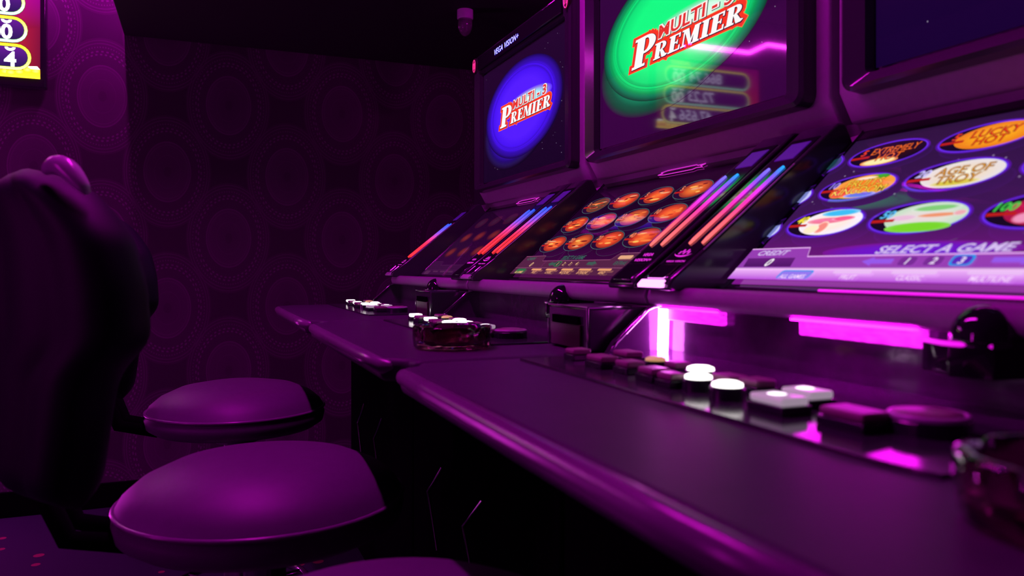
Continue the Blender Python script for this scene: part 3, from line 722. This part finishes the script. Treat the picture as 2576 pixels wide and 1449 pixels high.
            for j in range(5): k.add([Q(-.010+.004*(j % 2), .0017, cy+.012-.005*j), Q(-.010+.004*(j % 2), .0017, cy+.009-.005*j), Q(-.004+.004*(j % 2), .0017, cy+.008-.005*j), Q(-.004+.004*(j % 2), .0017, cy+.011-.005*j)], [(0,1,2,3)])
            B(k, 'printed_emblem', M['pinkglint'], pl, fix=False)
            k = glyph('VEGA VISION', -.027, .0034, M['pinkglint'], 1.5); B(k, 'lettering', M['pinkglint'], pl, fix=False)
            plate(-.062, -.033, y0+.012, y1-.012, .0026, 'card_window', M['gloss'], pl, .001)
            k = MB(); k.tube([Q(-.034,.003,y1-.012), Q(-.058,.003,y1-.012), Q(-.062,.003,y1-.016), Q(-.062,.003,y0+.018), Q(-.054,.003,y0+.012), Q(-.036,.003,y0+.012)], .0011, 6); B(k, 'window_trim', M['chrome'], pl)
            k = MB(); k.prism([(.546,H-.0265),(.5455,H-.0225),(.553,H-.0155),(.563,H-.0255)], y0+.010, y1-.006); B(k, 'pillar_toe', glow_mat('pillar toe glint', 3.0, (1,.25,1)) if kind == 3 else M['handle'], pl, bevel=.001)  # near machine's toe glows in place of a reflected LED highlight
    # --- upper cabinet
    m = MB(); m.prism([(.862,H+.203),(.838,H+.245),(.838,H+.655),(.846,H+.668),(1.18,H+.668),(1.18,H+.203)], uc-.372, uc+.372); B(m, 'upper_cabinet', M['body'], bevel=.004)
    # bezel ring with rounded corners
    def rr(y0, y1, z0, z1, r, n=6):
        pts = []
        for cy, cz, t0 in ((y1-r, z1-r, 0), (y0+r, z1-r, 90), (y0+r, z0+r, 180), (y1-r, z0+r, 270)):
            for j in range(n+1): t = R(t0+90*j/n); pts.append((cy+r*math.cos(t), cz+r*math.sin(t)))
        return pts
    rings = [(.838, rr(uc-.346, uc+.346, H+.235, H+.664, .02)), (.816, rr(uc-.344, uc+.344, H+.237, H+.662, .02)), (.812, rr(uc-.338, uc+.338, H+.243, H+.656, .016)),
             (.818, rr(uc-.306, uc+.306, H+.256, H+.607, .008)), (.8305, rr(uc-.302, uc+.302, H+.259, H+.604, .006))]
    m = MB(); n_ = len(rings[0][1])
    for x, P_ in rings: m.add([(x, p[0], p[1]) for p in P_], [])
    for i in range(len(rings)-1):
        for k in range(n_): m.f.append((i*n_+k, i*n_+(k+1) % n_, (i+1)*n_+(k+1) % n_, (i+1)*n_+k)); m.m.append(0)
    bz = B(m, 'monitor_bezel', M['bezel'])
    upper_picture(kind, root, off, uc)
    # header strip over the monitor with lit lettering and two round badges
    m = MB(); m.box(.8095, .815, uc-.30, uc+.30, H+.614, H+.655); B(m, 'header_strip', M['gloss'], bz, bevel=.0015)
    vs, fs = text_geo('VEGA VISION+', -.004, .25, 1.05); w = max(v[0] for v in vs); hh = .0165; sx = .20/(w*hh)
    for o_, x_, mt in ((.03, .8092, mat('blue glow lettering', (.1,.1,.3), .4, emit=(.02,.02,1.0), estr=1.2)), (-.004, .8088, mat('white lit lettering', (.5,.5,.7), .4, emit=(.5,.62,1.0), estr=1.6))):
        vs2, fs2 = text_geo('VEGA VISION+', o_, .25, 1.05)
        k = MB(); k.add([(x_, uc+.155-v[0]*hh*sx*.95-.0, H+.625+v[1]*hh) for v in vs2], fs2); B(k, 'lit_lettering', mt, bz, fix=False)
    for sg in (1, -1):
        k = MB(); cy = uc+sg*.330; cz = H+.636
        k.add([(.8085, cy+.015*math.cos(t*math.pi/12), cz+.024*math.sin(t*math.pi/12)) for t in range(24)]+[(.816, cy+.016*math.cos(t*math.pi/12), cz+.025*math.sin(t*math.pi/12)) for t in range(24)], [tuple(range(24))]+[(i,(i+1) % 24, 24+(i+1) % 24, 24+i) for i in range(24)])
        bd = B(k, 'badge', M['slot'], bz)
        k = MB(); k.tube([(.8080, cy+.011*math.cos(t*math.pi/12), cz+.019*math.sin(t*math.pi/12)) for t in range(24)], .0011, 6, closed=True)
        k.tube([(.808, cy+.004, cz-.010), (.808, cy+.004, cz+.009), (.808, cy, cz+.003), (.808, cy-.004, cz+.009), (.808, cy-.004, cz-.010)], .0009, 6)
        B(k, 'badge_ring', glow_mat('red badge ring', .9, (1,.03,.12)), bd)
    # tower lamp on top
    ty = -.188; tx = .905
    m = MB(); m.lathe([(.032,0),(.032,.006),(.026,.010),(.026,.014)], (tx,ty,H+.668), 28); tl = B(m, 'tower_lamp', M['chrome'])
    m = MB(); m.lathe([(.025,.012),(.026,.016),(.026,.046),(.024,.050)], (tx,ty,H+.668), 28); B(m, 'lamp_lens', M['red'], tl, smooth=True)
    m = MB(); m.lathe([(.028,.048),(.028,.056),(.025,.060),(.025,.10),(0,.104)], (tx,ty,H+.668), 28); B(m, 'lamp_cap', M['handle'], tl)
    return root

machine(3, .536, 'nearest slot machine at the right, bright purple game menu and magenta glow under its screen')
machine(2, 1.296, 'middle slot machine with a bright green oval on its upper screen')
machine(1, 2.056, 'farthest slot machine with a violet blue oval on its upper screen')

# ------------------------------------------------------------------ stools
def seat_parts(t, zs):
    m = MB(); pr = [(0,.055),(.08,.053),(.13,.044),(.17,.026),(.192,.007),(.197,-.003),(.2005,-.007),(.197,-.011),(.202,-.022),(.198,-.040),(.180,-.052),(.10,-.056),(0,-.056)]
    m.lathe(pr, (0,0,zs), 48, sx=1.0, sy=.98); m.build('seat', M['seat'], t, smooth=True)
    m = MB(); m.tube([(.200*math.cos(k*math.pi/24), .1965*math.sin(k*math.pi/24), zs-.007) for k in range(48)], .0035, 8, closed=True); m.build('piping', M['bolster'], t, smooth=True)
    m = MB(); m.lathe([(.05,zs-.085),(.05,zs-.07),(.03,zs-.09),(.03,.06),(.05,.035),(.21,.018),(.225,.0),(0,0)], (0,0,0), 32); m.build('pedestal', M['foot'], t)
    m = MB(); m.tube([(.16*math.cos(k*math.pi/16), .16*math.sin(k*math.pi/16), .22) for k in range(32)], .009, 8, closed=True)
    for q in range(3): a = R(120*q+20); m.tube([(.02*math.cos(a), .02*math.sin(a), .22), (.16*math.cos(a), .16*math.sin(a), .22)], .007, 8)
    m.build('foot_ring', M['chrome'], t, smooth=True)

def backrest(t, zs, handle=True):
    """wrap-round padded back; angles measured round the seat centre"""
    Rr = .300; nz = 22; nt = 30
    # z above floor, near edge angle, far edge angle
    key = [(-.270,226,166),(-.235,229.5,164),(-.13,234,162),(-.105,237,162),(-.085,243,162),(-.02,242,162),(.035,238.5,163),(.070,231,165),(.090,225,168),(.108,214,172),(.120,200,180)]
    def bounds(z):
        for (za, na, fa), (zb_, nb, fb) in zip(key, key[1:]):
            if za <= z <= zb_: w = (z-za)/(zb_-za); return na+(nb-na)*w, fa+(fb-fa)*w
        return key[-1][1:]
    zl = [-.270+(.390)*(i/nz) for i in range(nz+1)]
    m = MB(); idx = {}
    for side in (0, 1):
        for i, z in enumerate(zl):
            n_, f_ = bounds(z)
            for j in range(nt+1):
                q = j/nt; a = R(n_+(f_-n_)*q)
                e = min(1, min(q, 1-q)*9, (i+.02)*.55, (nz-i+.02)*.55); th = .036*math.sqrt(max(0, 1-(1-e)**2))
                fl = .006*abs(math.sin(q*math.pi*5))
                rr_ = Rr + (th+fl*e if side == 0 else -th*.9) + .10*max(0, z+.02)*0
                idx[(side, i, j)] = len(m.v); m.v.append((rr_*math.cos(a), rr_*math.sin(a), H+z)); m.c.append((0,0,0))
    for side in (0, 1):
        for i in range(nz):
            for j in range(nt): m.f.append((idx[side,i,j], idx[side,i,j+1], idx[side,i+1,j+1], idx[side,i+1,j])); m.m.append(0)
    for i in range(nz):
        for j in (0, nt): m.f.append((idx[0,i,j], idx[0,i+1,j], idx[1,i+1,j], idx[1,i,j])); m.m.append(0)
    for j in range(nt):
        for i in (0, nz): m.f.append((idx[0,i,j], idx[0,i,j+1], idx[1,i,j+1], idx[1,i,j])); m.m.append(0)
    br = m.build('backrest', M['back'], t, smooth=True, subs=1)
    for q in ([(-.17,-.02,zs-.05),(-.25,-.03,zs-.03),(-.290,-.035,zs+.07)], [(-.17,.04,zs-.05),(-.25,.05,zs-.03),(-.290,.055,zs+.07)]):
        m = MB(); m.tube(q, .014, 8); m.build('back_support', M['matte'], t, smooth=True)
    if handle:
        m = MB(); P_ = []
        for k in range(13):
            q = k/12; a = R(220+11.5*q); z = H+.088+.026*math.sin(math.pi*(.22+.78*q))-.008*q
            P_.append(((Rr+.022)*math.cos(a), (Rr+.022)*math.sin(a), z))
        m.tube(P_, [.004+.007*math.sin(math.pi*k/12)**.6 if 0 < k < 12 else .004 for k in range(13)], 12); m.build('grab_handle', M['handle'], br, smooth=True)

t1 = empty('stool', (.09, 1.19, 0), 'round padded stool in front of the middle machine, its wrap-round dark back at the left', 'stool', 'padded stools along the counter')
seat_parts(t1, H-.327); backrest(t1, H-.327)
t2 = copy_tree(t1); t2.location = (.085, 1.955, 0); t2.rotation_euler = (0,0,R(-5)); t2['label'] = 'round padded stool in front of the farthest machine'
for ch in list(t2.children):
    if ch.name.startswith('backrest'):
        for g in list(ch.children): bpy.data.objects.remove(g)
t3 = empty('stool', (.15, .640, 0), 'backless round stool whose rim just shows at the bottom edge under the counter', 'stool', 'padded stools along the counter')
seat_parts(t3, H-.335)

# ------------------------------------------------------------------ ashtrays
def ashtray(loc, label, rz):
    t = empty('ashtray', loc, label, 'ashtray', 'glass ashtrays on the counter', rz)
    m = MB(); r = .056; seg = 48
    prof = [(0,0),(.90,0),(.97,.10),(1.0,.5),(1.0,.93),(.97,1.0),(.86,1.0),(.80,.92),(.76,.45),(.70,.30),(0,.26)]
    hgt = .032; vs = []
    for pr, pz in prof:
        for k in range(seg):
            a = 2*math.pi*k/seg; notch = 0
            if pz > .9 and pr > .75: notch = -.22*max(0, math.cos(a*4))**14
            fac = 1+.012*math.cos(a*12)
            vs.append((r*pr*fac*math.cos(a), r*pr*fac*math.sin(a), hgt*(pz+notch)))
    n = len(prof); m.add(vs, [(i*seg+k, i*seg+(k+1) % seg, (i+1)*seg+(k+1) % seg, (i+1)*seg+k) for i in range(n-1) for k in range(seg)])
    m.build('bowl', M['ash'], t, smooth=True)
    return t
ashtray((.335, 1.056, H-.1148), 'round ruby glass ashtray on the counter before the middle machine', .3)
ashtray((.362, .215, H-.1148), 'glass ashtray cut by the right edge, on the counter before the nearest machine', .1)
